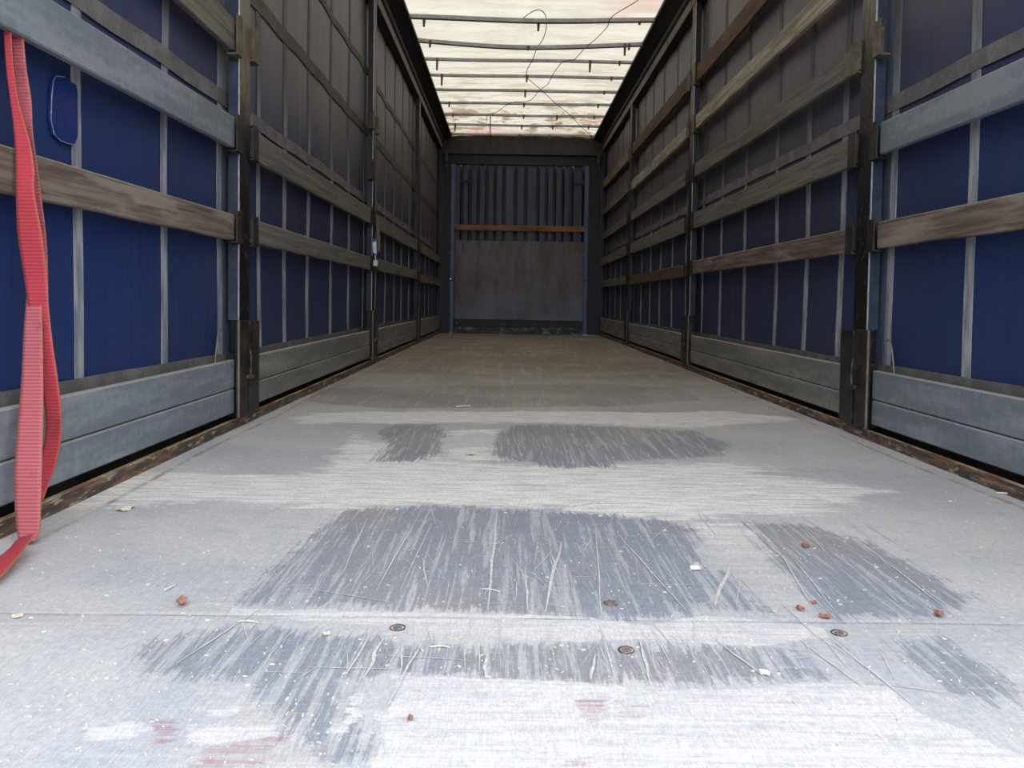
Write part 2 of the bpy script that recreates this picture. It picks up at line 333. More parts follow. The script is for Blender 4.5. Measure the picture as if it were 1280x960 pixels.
# ------------------------------------------------------------------ FLOOR
ys = []
for py in np.arange(414.5, 985, 1.4):
    _, y = on_floor(640, py)
    if 0 < y < YE: ys.append(y)
ys = np.array(sorted(set([YE] + ys + list(np.linspace(Y0, min(ys) - .02, 25)))))
xs = np.linspace(XL, XR, 290)
GX, GY = np.meshgrid(xs, ys); P2 = np.stack([GX.ravel(), GY.ravel()], 1)
def poly_px(pts): return np.array([on_floor(px, py) for px, py in pts])
def sdf(poly):
    """positive inside, metres"""
    d = np.full(len(P2), 1e9); inside = np.zeros(len(P2), bool); k = len(poly)
    for i in range(k):
        a, b = poly[i], poly[(i + 1) % k]; ab = b - a; ap = P2 - a
        t = np.clip((ap @ ab) / max(ab @ ab, 1e-12), 0, 1); q = ap - t[:, None] * ab
        d = np.minimum(d, (q ** 2).sum(1))
        cond = (a[1] > P2[:, 1]) != (b[1] > P2[:, 1])
        with np.errstate(divide='ignore', invalid='ignore'):
            xi = (b[0] - a[0]) * (P2[:, 1] - a[1]) / (b[1] - a[1] + 1e-15) + a[0]
        inside ^= cond & (P2[:, 0] < xi)
    return np.where(inside, np.sqrt(d), -np.sqrt(d))
def union(polys): return np.clip(np.max([sdf(poly_px(p)) for p in polys], 0), -0.3, 0.3)
FILM = [
 [(432, 637), (560, 632), (700, 638), (800, 645), (862, 655), (880, 700), (905, 735), (870, 768), (815, 776), (700, 770), (560, 765), (430, 760), (330, 757), (300, 752), (352, 700), (398, 660)],
 [(932, 655), (1000, 655), (1090, 680), (1170, 720), (1215, 748), (1170, 770), (1040, 774), (1010, 745), (965, 700)],
 [(908, 715), (930, 728), (960, 764), (890, 760)],
 [(452, 795), (560, 808), (640, 808), (760, 806), (900, 806), (985, 812), (1020, 832), (1035, 846), (900, 858), (770, 856), (640, 848), (520, 842), (440, 850), (380, 852), (240, 850), (150, 835), (190, 800), (300, 784)],
 [(300, 830), (420, 850), (455, 900), (470, 935), (440, 965), (400, 940), (330, 880)],
 [(1110, 800), (1180, 800), (1260, 850), (1270, 885), (1190, 860), (1130, 825)],
 [(488, 558), (470, 540), (492, 530), (548, 530), (560, 545), (552, 565), (520, 578), (462, 576)],
 [(622, 545), (640, 532), (700, 531), (780, 534), (870, 538), (912, 556), (905, 570), (850, 574), (770, 577), (775, 585), (690, 584), (640, 575), (612, 568)],
 [(395, 485), (560, 482), (760, 480), (850, 486), (880, 500), (760, 508), (600, 510), (470, 510), (380, 502)],
 [(60, 560), (170, 545), (210, 560), (120, 590)],
]
BARE = [
 [(486, 846), (640, 850), (770, 858), (900, 862), (1010, 850), (1110, 856), (1140, 885), (1210, 915), (1290, 950), (1330, 1100), (430, 1100), (458, 965), (478, 925), (470, 900), (500, 872)],
 [(288, 761), (400, 764), (560, 768), (700, 770), (812, 780), (880, 768), (960, 774), (1030, 782), (1040, 795), (950, 806), (800, 800), (720, 802), (620, 797), (540, 790), (500, 783), (400, 776), (292, 770)],
 [(95, 908), (150, 902), (195, 910), (160, 925), (120, 925)], [(235, 908), (350, 906), (340, 918), (260, 935), (235, 925)], [(262, 888), (300, 886), (296, 894), (262, 896)],
 [(446, 862), (456, 864), (446, 900), (424, 920), (404, 918), (436, 895)],
 [(548, 548), (600, 540), (622, 545), (612, 558), (560, 560)], [(870, 700), (880, 708), (862, 712)],
]
DUST = [
 [(-60, 590), (300, 592), (560, 588), (700, 592), (900, 590), (1120, 612), (1000, 645), (860, 650), (700, 636), (560, 630), (420, 634), (330, 628), (-60, 640)],
 [(440, 540), (560, 575), (640, 580), (900, 578), (1000, 585), (900, 600), (560, 600), (400, 592)],
 [(380, 515), (900, 514), (1000, 524), (880, 534), (640, 529), (560, 529), (380, 530)],
 [(862, 655), (932, 655), (1012, 745), (1030, 780), (960, 775), (905, 728)], [(398, 655), (430, 640), (352, 715), (300, 765), (270, 762)],
 [(420, 842), (660, 850), (1040, 848), (1100, 850), (640, 862), (470, 866)], [(-100, 768), (290, 762), (290, 776), (-100, 785)], [(560, 536), (622, 536), (616, 575), (560, 572)],
 [(1040, 770), (1400, 775), (1400, 800), (1040, 798)], [(250, 856), (470, 852), (470, 960), (380, 1000), (200, 1000)],
]
RED = [[(722, 878), (758, 874), (762, 900), (738, 905), (724, 893)], [(776, 878), (812, 876), (806, 890), (792, 900), (776, 896)], [(700, 950), (745, 944), (740, 962), (700, 965)],
       [(190, 900), (225, 895), (215, 925), (195, 930)], [(255, 930), (345, 925), (335, 955), (240, 965)]]
SEAM_Y = [on_floor(640, p)[1] for p in (773, 605, 521, 480)]
SEAM_Y += [SEAM_Y[-1] + 1.25 * k for k in range(1, 6)]
seam = np.min([np.abs(P2[:, 1] - y - 0.004 * np.sin(P2[:, 0] * 3)) for y in SEAM_Y], 0)
wob = 0.012 * np.sin(P2[:, 1] * 1.3) + 0.006 * np.sin(P2[:, 1] * 4.1)
rust = np.minimum(np.abs(P2[:, 0] - (XL + 0.065 + wob)), np.abs(P2[:, 0] - (XR - 0.055 + wob)))
nr, ncol = len(ys), len(xs)
V = np.stack([P2[:, 0], P2[:, 1], np.zeros(len(P2))], 1)
V[:, 2] = np.where(seam < 0.006, -0.0008, 0) + 0.0012 * np.sin(P2[:, 0] * 5 + P2[:, 1] * 2) * np.minimum(1, 1)
idx = np.arange(nr * ncol).reshape(nr, ncol)
faces = np.stack([idx[:-1, :-1], idx[:-1, 1:], idx[1:, 1:], idx[1:, :-1]], -1).reshape(-1, 4)
nb = len(V)
rim = [(XL, Y0, -.03), (XR, Y0, -.03), (XR, YE, -.03), (XL, YE, -.03)]
Vl = V.tolist() + rim
Fl = faces.tolist() + [(nb + 3, nb + 2, nb + 1, nb)]
Fl += [[nb, nb + 1] + [int(i) for i in idx[0, ::-1]]]
def pad(a): return np.concatenate([a, np.zeros(4)])
floor = obj('floor', Vl, Fl, MT['floor'], smooth=True, origin=(0, 0, 0),
            attrs=dict(film=pad(union(FILM)), bare=pad(union(BARE)), dust=pad(union(DUST)), red=pad(union(RED)), seam=pad(seam), rust=pad(rust)))
struct(floor, 'worn dusty film faced plywood loading floor of the trailer')

# scratch marks in the film
g = G()
def scratch(x0, y0, x1, y1, wd):
    d = Vector((x1 - x0, y1 - y0, 0)); 
    if d.length < 1e-4: return
    k = 5; u = Vector((-d.y, d.x, 0)).normalized(); b = len(g.v); j = [random.uniform(-.6, .6) * wd for _ in range(k + 1)]
    for i in range(k + 1):
        t = i / k; c = Vector((x0, y0, 0)) + d * t + u * j[i]; hw = wd / 2 * (0.25 + 1.1 * math.sin(math.pi * min(max(t, .06), .94)))
        for s_ in (-1, 1):
            p = c + u * hw * s_; g.v.append((p.x, p.y, 0.0017 + 0.0012 * math.sin(p.x * 5 + p.y * 2)))
    for i in range(k): g.f.append((b + 2 * i, b + 2 * i + 2, b + 2 * i + 3, b + 2 * i + 1))
HAND = [(622, 640, 610, 765, 5), (657, 710, 661, 766, 4), (702, 678, 680, 766, 6), (688, 690, 698, 720, 3), (745, 660, 752, 775, 2.5), (770, 665, 860, 765, 3), (557, 675, 545, 705, 2), (528, 700, 534, 735, 3),
        (556, 678, 606, 679, 3), (720, 657, 765, 655, 2), (795, 665, 856, 671, 2), (708, 721, 740, 721, 2), (912, 705, 893, 757, 7), (975, 690, 1020, 765, 3), (985, 690, 1045, 765, 2.5), (995, 650, 1040, 700, 2),
        (430, 715, 458, 650, 3), (470, 740, 520, 650, 3), (500, 740, 540, 655, 2), (755, 800, 768, 850, 3), (800, 800, 815, 858, 4), (745, 820, 740, 852, 4), (895, 800, 960, 850, 3), (610, 818, 605, 850, 5),
        (430, 850, 465, 790, 3), (455, 850, 478, 800, 5), (500, 845, 505, 800, 3), (640, 540, 655, 580, 3), (700, 545, 712, 580, 3), (800, 540, 830, 575, 3), (220, 830, 330, 760, 3), (690, 640, 715, 630, 3),
        (870, 545, 890, 570, 3), (530, 800, 475, 900, 3), (1000, 800, 1080, 860, 3), (1040, 800, 1140, 880, 3), (1090, 690, 1180, 760, 3)]
for a, b, c_, d, wd in HAND:
    p, q = on_floor(a, b), on_floor(c_, d); scratch(p[0], p[1], q[0], q[1], wd * 0.0008)
for i in range(330):
    px = random.uniform(300, 1150); py = random.choice([random.uniform(640, 760), random.uniform(640, 760), random.uniform(800, 855), random.uniform(535, 580)])
    p = on_floor(px, py); L = random.uniform(.03, .22) * (p[1] / 1.5); a = random.gauss(0, .22)
    if random.random() < .12: a += math.pi / 2
    scratch(p[0], p[1], p[0] + L * math.sin(a), p[1] + L * math.cos(a), random.choice([.0005, .0007, .0009, .0014]))
s_ = g.build('scratch_marks', MT['scratch'], floor); s_['kind'] = 'stuff'

# ------------------------------------------------------------------ SIDE RAILS, WALLS, ROOF
for side, X, s in (('left', XL, -1), ('right', XR, 1)):
    g = G()   # curb rail: inner upstand with lip, ledge outside it
    prof = [(X, -.04), (X, .034), (X + s * .004, .037), (X + s * .012, .037), (X + s * .014, .02), (X + s * .12, .02), (X + s * .12, -.10), (X + s * .02, -.10)]
    g.extrude(prof, Y0, YE); r = struct(g.build('trim_1' if s < 0 else 'trim_2', MT['curb']), 'rusty steel edge rail along the %s side of the floor' % side)
    G().box(*sorted((X + s * .056, X + s * .0625)), Y0, YE, .0, .10).build('gap_shade_strip', MT['black'], r)  # black strip added to stand in for shade in the gap below the boards
    g = G().box(min(X - s * .001, X + s * .012), max(X - s * .001, X + s * .012), Y0, YE, .0365, .0395); g.build('lip', MT['lip'], r)
    # curtain
    W = X + s * .07
    g = G(); zs = np.linspace(-.12, 2.9, 46); yy_ = np.arange(.9, 12.56, .055); b = 0
    def wave(y, z): return s * (.004 * math.sin(y * 2 * math.pi / .55 + .6 * math.sin(z * 2)) + .004 * math.sin(y * 3.1 + z * 1.7) + .003 * math.sin(z * 5 + y))
    for z in zs:
        for y in yy_: g.v.append((W + wave(y, z), y, z))
    ny = len(yy_)
    for i in range(len(zs) - 1):
        for j in range(ny - 1):
            k = i * ny + j; q = (k, k + 1, k + ny + 1, k + ny); g.f.append(q if s > 0 else q[::-1])
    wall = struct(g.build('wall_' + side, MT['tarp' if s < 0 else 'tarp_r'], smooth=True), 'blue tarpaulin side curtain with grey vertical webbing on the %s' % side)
    so = wall.modifiers.new('solid', 'SOLIDIFY'); so.thickness = .003; so.offset = 1
    def strip(name, y0, y1, z0, z1, mat, lift=.004, n=40, slope=0):
        q = G(); vert = (z1 - z0) > (y1 - y0); N_ = n
        for i in range(N_ + 1):
            t = i / N_
            for (yy2, zz2) in (((y0, z0 + (z1 - z0) * t), (y1, z0 + (z1 - z0) * t)) if vert else ((y0 + (y1 - y0) * t, z0), (y0 + (y1 - y0) * t, z1))):
                dz = 0 if vert else .003 * math.sin(yy2 * 1.1)
                for o_ in (lift, lift - .0025): q.v.append((W + wave(yy2, zz2) - s * o_, yy2, zz2 + dz))
        for i in range(N_):
            a = 4 * i
            q.f += [(a, a + 2, a + 6, a + 4), (a + 1, a + 5, a + 7, a + 3), (a, a + 4, a + 5, a + 1), (a + 2, a + 3, a + 7, a + 6)]
        return q.build(name, mat, wall, smooth=False)
    if s < 0: webs = [1.02, 1.57, 2.13, 2.65, 3.14, 3.64, 4.08, 4.55, 5.12, 5.685, 6.275, 6.80, 7.32, 7.90, 8.45, 9.02, 9.56, 10.16, 10.74, 11.26, 11.78, 12.3]
    else: webs = [1.45, 2.0, 2.555, 3.08, 3.555, 3.995, 4.45, 5.035, 5.61, 6.155, 6.71, 7.27, 7.87, 8.43, 8.97, 9.49, 10.07, 10.66, 11.19, 11.77, 12.36]
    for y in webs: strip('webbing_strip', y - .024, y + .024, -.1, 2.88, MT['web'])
    strip('horizontal_band', Y0, 12.5, 1.272, 1.332, MT['band'], lift=.0065, n=160)
    strip('horizontal_band', Y0, 12.5, .245, .298, MT['band'], lift=.0065, n=160)
    if s < 0:
        strip('horizontal_band', 3.3, 12.5, 1.80, 1.87, MT['band_dark'], lift=.0065, n=160); strip('horizontal_band', 3.3, 12.5, 2.27, 2.32, MT['band_dark'], lift=.0065, n=160)
    strip('reinforcing_strip', 3.115 if s > 0 else 3.168, 3.225 if s > 0 else 3.30, -.1, 2.88, MT['hem'], lift=.003)
    # roof rail
    g = G(); prof = [(X + s * .10, 2.84), (X + s * .02, 2.84), (X + s * .02, 2.845), (X - s * .0, 2.845), (X - s * .0, 2.93), (X - s * .02, 2.945), (X - s * .02, 2.99), (X - s * .10, 3.03), (X - s * .145, 3.035), (X - s * .145, 3.065), (X + s * .10, 3.11)]
    g.extrude(prof, Y0, YE + .16); rl = struct(g.build('trim_3' if s < 0 else 'trim_4', MT['rail_dark']), 'dark roof rail along the top of the %s curtain' % side)
    g = G().box(min(X - s * .003, X + s * .01), max(X - s * .003, X + s * .01), Y0, YE, 2.848, 2.925); g.build('rail_face', MT['rail'], rl, bevel=.002)
    rl2 = G()
    for k in range(13):   # runner clamps under the rail
        y = .5 + k * .98; rl2 = G().box(min(X - s * .006, X), max(X - s * .006, X), y, y + .03, 2.86, 2.925); rl2.build('rail_clip', MT['bracket_dusty'], rl)

g = G(); yy_ = np.arange(.40, 12.66, .06); xx_ = np.linspace(XL - .05, XR + .05, 60)
BOWY = [7.271, 7.935, 8.55, 9.143, 9.766, 10.406, 11.062, 11.689, 12.356]
for y in yy_:
    for x in xx_:
        near = min(abs(y - b) for b in BOWY + [6.62, 5.98, 5.3, 4.65, 4, 3.35, 2.7, 2.05, 1.4, .75, .1])
        sag = -.022 * min(1, near / .3) + .004 * math.sin(x * 21 + math.sin(y * 3)) * min(1, near / .1)
        g.v.append((x, y, 3.118 - max(0, y - 12.42) * .9 + sag - .03 * abs((x - .162) / 1.24) ** 4))
nx = len(xx_)
for i in range(len(yy_) - 1):
    for j in range(nx - 1): k = i * nx + j; g.f.append((k, k + nx, k + nx + 1, k + 1))
struct(g.build('ceiling', MT['roof'], smooth=True), 'translucent cream roof sheet with brown and pink stains')

# ------------------------------------------------------------------ FRONT WALL (headboard)
YF = 12.50
ribs = [(-.91, -.80), (-.745, -.676), (-.61, -.54), (-.487, -.414), (-.352, -.28), (-.226, -.148), (-.09, .034), (.095, .189), (.252, .38), (.44, .514), (.571, .638), (.698, .772), (.822, .899), (.967, 1.084), (1.13, 1.20)]
g = G(); prof = [(-.95, YF + .29)]
for a, b in ribs: prof += [(a - .002, YF + .28), (a, YF), (b, YF), (b + .002, YF + .28)]
prof.append((1.25, YF + .29)); k = len(prof)
for z in (0, 2.66): g.v += [(x, y, z) for x, y in prof]
g.f += [(i, i + 1, k + i + 1, k + i) for i in range(k - 1)]
for z in (0, 2.66): g.v += [(x, y + .01, z) for x, y in prof]
g.f += [(2 * k + i, 3 * k + i, 3 * k + i + 1, 2 * k + i + 1) for i in range(k - 1)]
wf = struct(g.build('wall_back', MT['navy']), 'navy corrugated steel headboard closing the far end')
G().box(XL - .16, -.938, YF - .02, YF + .06, 0, 2.98).build('corner_panel', MT['navy_dark'], wf, bevel=.004)
G().box(1.198, XR + .16, YF - .02, YF + .06, 0, 2.98).build('corner_panel', MT['navy_dark'], wf, bevel=.004)
G().box(-.938, 1.198, YF - .045, YF + .05, 2.62, 2.66).box(-.94, 1.20, YF - .03, YF + .05, 2.66, 2.77).build('top_frame', MT['navy_dark'], wf, bevel=.004)
for x0, x1 in ((-.937, -.873), (1.136, 1.20)):
    G().box(x0, x1, YF - .06, YF, .005, .84).box(x0, x1, YF - .06, YF, .85, 2.62).build('upright', MT['blue_post'], wf, bevel=.006)
for x0 in (-.80, .98):
    G().box(x0, x0 + .14, YF - .03, YF, 2.34, 2.37).box(x0 + .11, x0 + .14, YF - .05, YF, 2.32, 2.40).build('latch', MT['navy_dark'], wf)
G().box(-.985, -.945, YF - .035, YF - .02, 1.24, 1.27).build('label_plate', MT['bracket_dusty'], wf)
# header beam
g = G().extrude([(0, 0)] * 0 + [(XL - .05, 2.77), (XR + .05, 2.77), (XR + .05, 2.985), (XL - .05, 2.985)], YF - .06, YF + .06)
g.box(XL - .1, XR + .1, YF - .03, YF + .05, 2.96, 3.14); g.box(XL, XR, YF - .085, YF - .05, 2.77, 2.79); hd = struct(g.build('trim_5', MT['header'], bevel=.004), 'dusty steel header beam above the headboard')
for k in range(22):
    x = -.95 + k * .105; G().box(x - .006, x + .006, YF - .066, YF - .059, 2.874, 2.886).build('rivet', MT['bracket'], hd)
for x in (XL + .05, XR - .09):
    g = G(); g.box(x, x + .04, YF - .10, YF - .05, 2.66, 2.78).tube([(x + .02, YF - .09, 2.67), (x + .02, YF - .11, 2.60), (x + .03, YF - .10, 2.56), (x + .05, YF - .10, 2.60)], .008); g.build('corner_hook', MT['bracket_dusty'], hd)

pl = tag(empty('plywood_panel', (.152, YF - .03, .21)), 'dark brown scuffed plywood sheet fixed across the lower part of the headboard', 'panel')
g = G().box(-.862, 1.134, YF - .045, YF - .021, .222, 1.445); g.build('panel_sheet', MT['ply'], pl, bevel=.002)
for x, z in [(-.84, 1.40), (-.02, 1.40), (.32, 1.40), (1.10, 1.40), (-.84, .72), (1.10, .70), (-.84, .40), (1.11, .38), (1.10, 1.05), (-.84, 1.05)]:
    G().tube([(x, YF - .05, z), (x, YF - .044, z)], .011, 10).build('screw', MT['bracket_dusty'], pl)
bt = tag(G().box(-.868, 1.142, YF - .085, YF - .061, 1.598, 1.685).build('wooden_batten', MT['wood_orange'], bevel=.004), 'orange-brown wooden batten fixed across the headboard above the plywood', 'batten')
kp = tag(empty('kick_channel', (.15, YF - .06, .0)), 'black steel channel with bolts along the foot of the headboard', 'channel')
G().extrude([(-.865, .19), (1.134, .19), (1.134, .215), (-.865, .215)], YF - .11, YF - .05).box(-.865, 1.134, YF - .075, YF - .06, .12, .19).box(-.865, 1.134, YF - .11, YF - .06, .115, .125).build('channel', MT['black'], kp, bevel=.002)
G().box(-.865, 1.134, YF - .10, YF - .06, .002, .112).build('kick_plate', MT['plate'], kp, bevel=.003)
for x in (-.82, -.12, .40, 1.08):
    G().tube([(x, YF - .09, .158), (x, YF - .075, .158)], .018, 6).build('bolt', MT['bracket_dusty'], kp)

# ------------------------------------------------------------------ POSTS
bayname = ['nearest', 'second', 'third', 'farthest']
def post(X, s, y0, y1, pockets, idx, far):
    """y0..y1: post width; pockets: list of (z0,z1,side(-1 near,+1 far),dusty)"""
    side = 'left' if s < 0 else 'right'
    e = tag(empty('side_post', (X + s * .03, (y0 + y1) / 2, .02)),
            '%s steel post between the %s and %s bays of the %s wall' % ('black and tan' if idx == 0 else 'narrow dark', bayname[idx], bayname[idx + 1], side), 'post', 'upright posts of the side walls')
    xi, xo = X - s * .002, X + s * .036
    lo, hi = min(xi, xo), max(xi, xo); fy0 = y0 - .065
    G().box(lo, hi, y0, y1, .30, 2.842).build('column', MT['post'], e, bevel=.004)
    G().box(*sorted((X + s * .003, X + s * .042)), y0 - .005, y0 - .0004, .43, 2.842).build('flange', MT['flange' if idx == 0 else 'flange_dark'], e)
    if idx < 2: G().box(*sorted((X - s * .002, X + s * (.0025 if idx == 0 else .0015))), y0 - .006, y0 - .0004, .43, 2.84).build('edge_strip', MT['bright'], e)
    for z0, z1, sd, dusty in pockets:
        a, b = (y0 - .07, y0 - .008) if sd < 0 else (y1 + .001, y1 + .072)
        q = G().box(*sorted((X - s * .016, X - s * .010)), a, b, z0 - .012, z1 + .012)
        q.box(*sorted((X - s * .010, X + s * .028)), a if sd > 0 else a, b, z0 - .014, z0 - .006)
        q.box(*sorted((X - s * .010, X + s * .028)), (b - .006) if sd < 0 else a, b if sd < 0 else a + .006, z0, z1)
        q.build('slat_pocket', MT['bracket_dusty'] if dusty else MT['bracket'], e, bevel=.0015)
    # foot casting with slot, rim and latch
    g = G(); a, b = y0 - .07, y1 + .072; xf0, xf1 = sorted((X - s * .02, X - s * .011)); m0, m1 = (y0 + y1) / 2 - .012, (y0 + y1) / 2 + .012
    g.box(xf0, xf1, a, m0, .045, .43).box(xf0, xf1, m1, b, .045, .425).box(xf0, xf1, m0, m1, .19, .41)
    g.box(*sorted((X - s * .011, X + s * .05)), y0 + .004, y1 - .004, .038, .30)
    g.build('foot_plate', MT['bracket'], e, bevel=.002)
    g = G(); g.box(*sorted((X - s * .026, X - s * .02)), a - .002, a + .005, .05, .43).build('foot_rim', MT['rail'], e)
    g = G(); ym = (y0 + y1) / 2
    g.tube([(X - s * .024, ym - .004, .31), (X - s * .028, ym, .28), (X - s * .026, ym + .004, .23), (X - s * .024, ym + .002, .20)], .005).box(*sorted((X - s * .034, X - s * .02)), ym - .03, ym + .03, .192, .208)
    g.build('latch', MT['latch'], e)
    if idx == 0:
        g = G(); yl = a - .02
        g.tube(smoothpath([(X + s * .035, yl - .075, .27), (X + s * .035, yl - .05, .36), (X + s * .035, yl - .03, .395), (X + s * .035, yl - .005, .39)], 5), .003); g.build('tension_lever', MT['rail'], e)
    return e
ZC, ZB, Zb, ZA, ZAA = (.745, .845), (1.098, 1.218), (1.475, 1.58), (1.845, 1.953), (2.212, 2.345)
post(XL, -1, 3.19, 3.315, [ZC + (-1, 0), ZB + (-1, 0), (1.47, 1.60, -1, 1), ZC + (1, 0), ZB + (1, 0), (1.50, 1.62, 1, 1)], 0, 0)
post(XL, -1, 6.25, 6.37, [ZC + (-1, 0), ZB + (-1, 0), ZC + (1, 0), ZB + (1, 0), (1.45, 1.58, -1, 0), (1.84, 1.95, -1, 1), (1.84, 1.95, 1, 1)], 1, 0)
post(XL, -1, 9.34, 9.46, [ZC + (-1, 0), ZB + (-1, 0), ZC + (1, 0), ZB + (1, 0)], 2, 0)
post(XR, 1, 3.135, 3.255, [ZC + (-1, 0), ZB + (-1, 0), (1.49, 1.60, -1, 1), ZC + (1, 0), ZB + (1, 0), Zb + (1, 1)], 0, 0)
post(XR, 1, 6.24, 6.36, [z + (q, k) for z, k in ((ZC, 0), (ZB, 0), (Zb, 0), (ZA, 1), (ZAA, 1)) for q in (-1, 1)], 1, 0)
post(XR, 1, 9.46, 9.58, [z + (q, k) for z, k in ((ZC, 0), (ZB, 0), (Zb, 0), (ZA, 1), (ZAA, 1)) for q in (-1, 1)], 2, 0)
for X, s, side in ((XL, -1, 'left'), (XR, 1, 'right')):
    e = tag(empty('corner_post', (X, 12.42, .02)), 'slim dark corner post at the far end of the %s wall' % side, 'post', 'corner posts')
    G().box(*sorted((X - s * .01, X + s * .05)), 12.41, 12.455, .02, 2.842).build('column', MT['navy_dark'], e, bevel=.003)
    G().box(*sorted((X - s * .014, X - s * .010)), 12.412, 12.422, .3, 2.6).build('edge_strip', MT['rail'], e)

# ------------------------------------------------------------------ SLATS AND SIDE BOARDS
LB = [(Y0 + .05, 3.135), (3.40, 6.185), (6.44, 9.272), (9.53, 12.40)]
RB = [(Y0 + .05, 3.068), (3.325, 6.173), (6.43, 9.392), (9.65, 12.40)]
def slat(name, X, s, y0, y1, z0, z1, mat, label, cat, group, dz=(0, 0), th=.025, top=None, seed=0):
    """long board, very slightly bowed, rounded edges; dz = rise at near/far end"""
    rr = random.Random(seed); g = G(); n_ = 24; hw = (z1 - z0) / 2; zc = (z0 + z1) / 2; e = .004; ph = rr.uniform(0, 6)
    prof = [(-s * 0 + 0, -hw + e), (0, hw - e), (e, hw), (th - e, hw), (th, hw - e), (th, -hw + e), (th - e, -hw), (e, -hw)]
    k = len(prof)
    for i in range(n_ + 1):
        t = i / n_; y = y0 + (y1 - y0) * t; dy = dz[0] * (1 - t) + dz[1] * t + (0 if name == 'side_board' else .003) * math.sin(t * 3.1 + ph); dx = .003 * math.sin(t * 3.14)
        nk = .0018 * math.sin(t * 37 + ph) * (1 if 'wood' in mat.name else 0)
        for j, (px_, pz) in enumerate(prof): g.v.append((X + s * (px_ + dx), y, zc + pz + dy + (nk if j in (0, 7, 6) else 0)))
    for i in range(n_):
        for j in range(k):
            q = (i * k + j, i * k + (j + 1) % k, (i + 1) * k + (j + 1) % k, (i + 1) * k + j); g.f.append(q if s > 0 else q[::-1])
    g.f.append(tuple(range(k))[::-1] if s > 0 else tuple(range(k))); g.f.append(tuple(n_ * k + j for j in range(k)) if s > 0 else tuple(n_ * k + j for j in reversed(range(k))))
    o = g.build(name, mat); tag(o, label, cat, group); return o
def lb(desc, row, side, bay): return '%s, %s of the %s bay on the %s wall' % (desc, row, bayname[bay], side)
gl, gr = 'slats on the left wall', 'slats on the right wall'
slat('wall_slat', XL, -1, *LB[0], *ZC, MT['wood_brown'], lb('weathered brown wooden slat with splintered grain', 'lowest slat', 'left', 0), 'slat', gl, dz=(-.018, 0), seed=1)
slat('wall_slat', XL, -1, *LB[0], *ZB, MT['alu'], lb('smooth grey aluminium slat', 'middle slat', 'left', 0), 'slat', gl, dz=(-.025, 0), seed=2)
slat('wall_slat', XL, -1, *LB[0], 1.475, 1.60, MT['wood_grey'], lb('grey-tan wooden slat cut off by the picture top', 'highest slat', 'left', 0), 'slat', gl, seed=3)
for b, zb_, zc_ in ((1, 0, 0), (2, -.015, .005), (3, -.02, -.02)):
    slat('wall_slat', XL, -1, *LB[b], *ZB, MT['wood_grey'], lb('grey wooden slat', 'upper slat', 'left', b), 'slat', gl, dz=(zb_, zb_), seed=10 + b)
    slat('wall_slat', XL, -1, *LB[b], *ZC, MT['wood_grey'] if b < 3 else MT['wood_brown'], lb('grey wooden slat' if b < 3 else 'brown wooden slat', 'lower slat', 'left', b), 'slat', gl, dz=(zc_, zc_), seed=20 + b)
slat('wall_slat', XR, 1, *RB[0], *ZC, MT['wood_brown'], lb('weathered brown wooden slat', 'lowest slat', 'right', 0), 'slat', gr, dz=(-.02, 0), seed=31)
slat('wall_slat', XR, 1, *RB[0], *ZB, MT['alu'], lb('smooth grey aluminium slat', 'upper slat', 'right', 0), 'slat', gr, dz=(-.03, .005), seed=32)
rows = [(ZC, 'lowest slat'), (ZB, 'second slat up'), (Zb, 'third slat up'), (ZA, 'fourth slat up'), (ZAA, 'top slat')]
rmats = {1: ['wood_brown', 'wood_grey', 'wood_grey', 'wood_pale', 'wood_red'], 2: ['wood_red', 'wood_grey', 'wood_grey', 'wood_pale', 'wood_red'], 3: ['wood_grey', 'wood_grey', 'wood_grey', 'wood_brown', 'wood_brown']}
desc = dict(wood_brown='brown wooden slat', wood_grey='grey wooden slat', wood_pale='pale weathered wooden slat', wood_red='red-brown wooden slat')
for b in (1, 2, 3):
    for k, (z, row) in enumerate(rows):
        d0 = {1: [0, 0, .015, .015, -.0], 2: [-.02, -.01, -.005, -.01, .03], 3: [0, -.02, -.0, 0, .04]}[b][k]
        slat('wall_slat', XR, 1, *RB[b], *z, MT[rmats[b][k]], lb(desc[rmats[b][k]], row, 'right', b), 'slat', gr, dz=(d0 * .5, d0), seed=40 + 6 * b + k)
for s, X, bays, side in ((-1, XL, LB, 'left'), (1, XR, RB, 'right')):
    for b in range(4):
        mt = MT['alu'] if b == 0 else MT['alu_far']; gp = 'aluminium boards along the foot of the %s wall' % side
        slat('side_board', X, s, *bays[b], .164, .275, mt, '%s board, upper of two at the foot of the %s bay, %s wall' % ('grey' if b == 0 else 'dusty grey', bayname[b], side), 'board', gp, seed=70 + b)
        slat('side_board', X, s, *bays[b], .066, .160, mt, '%s board, lower of two at the foot of the %s bay, %s wall' % ('grey' if b == 0 else 'dusty grey', bayname[b], side), 'board', gp, seed=80 + b)

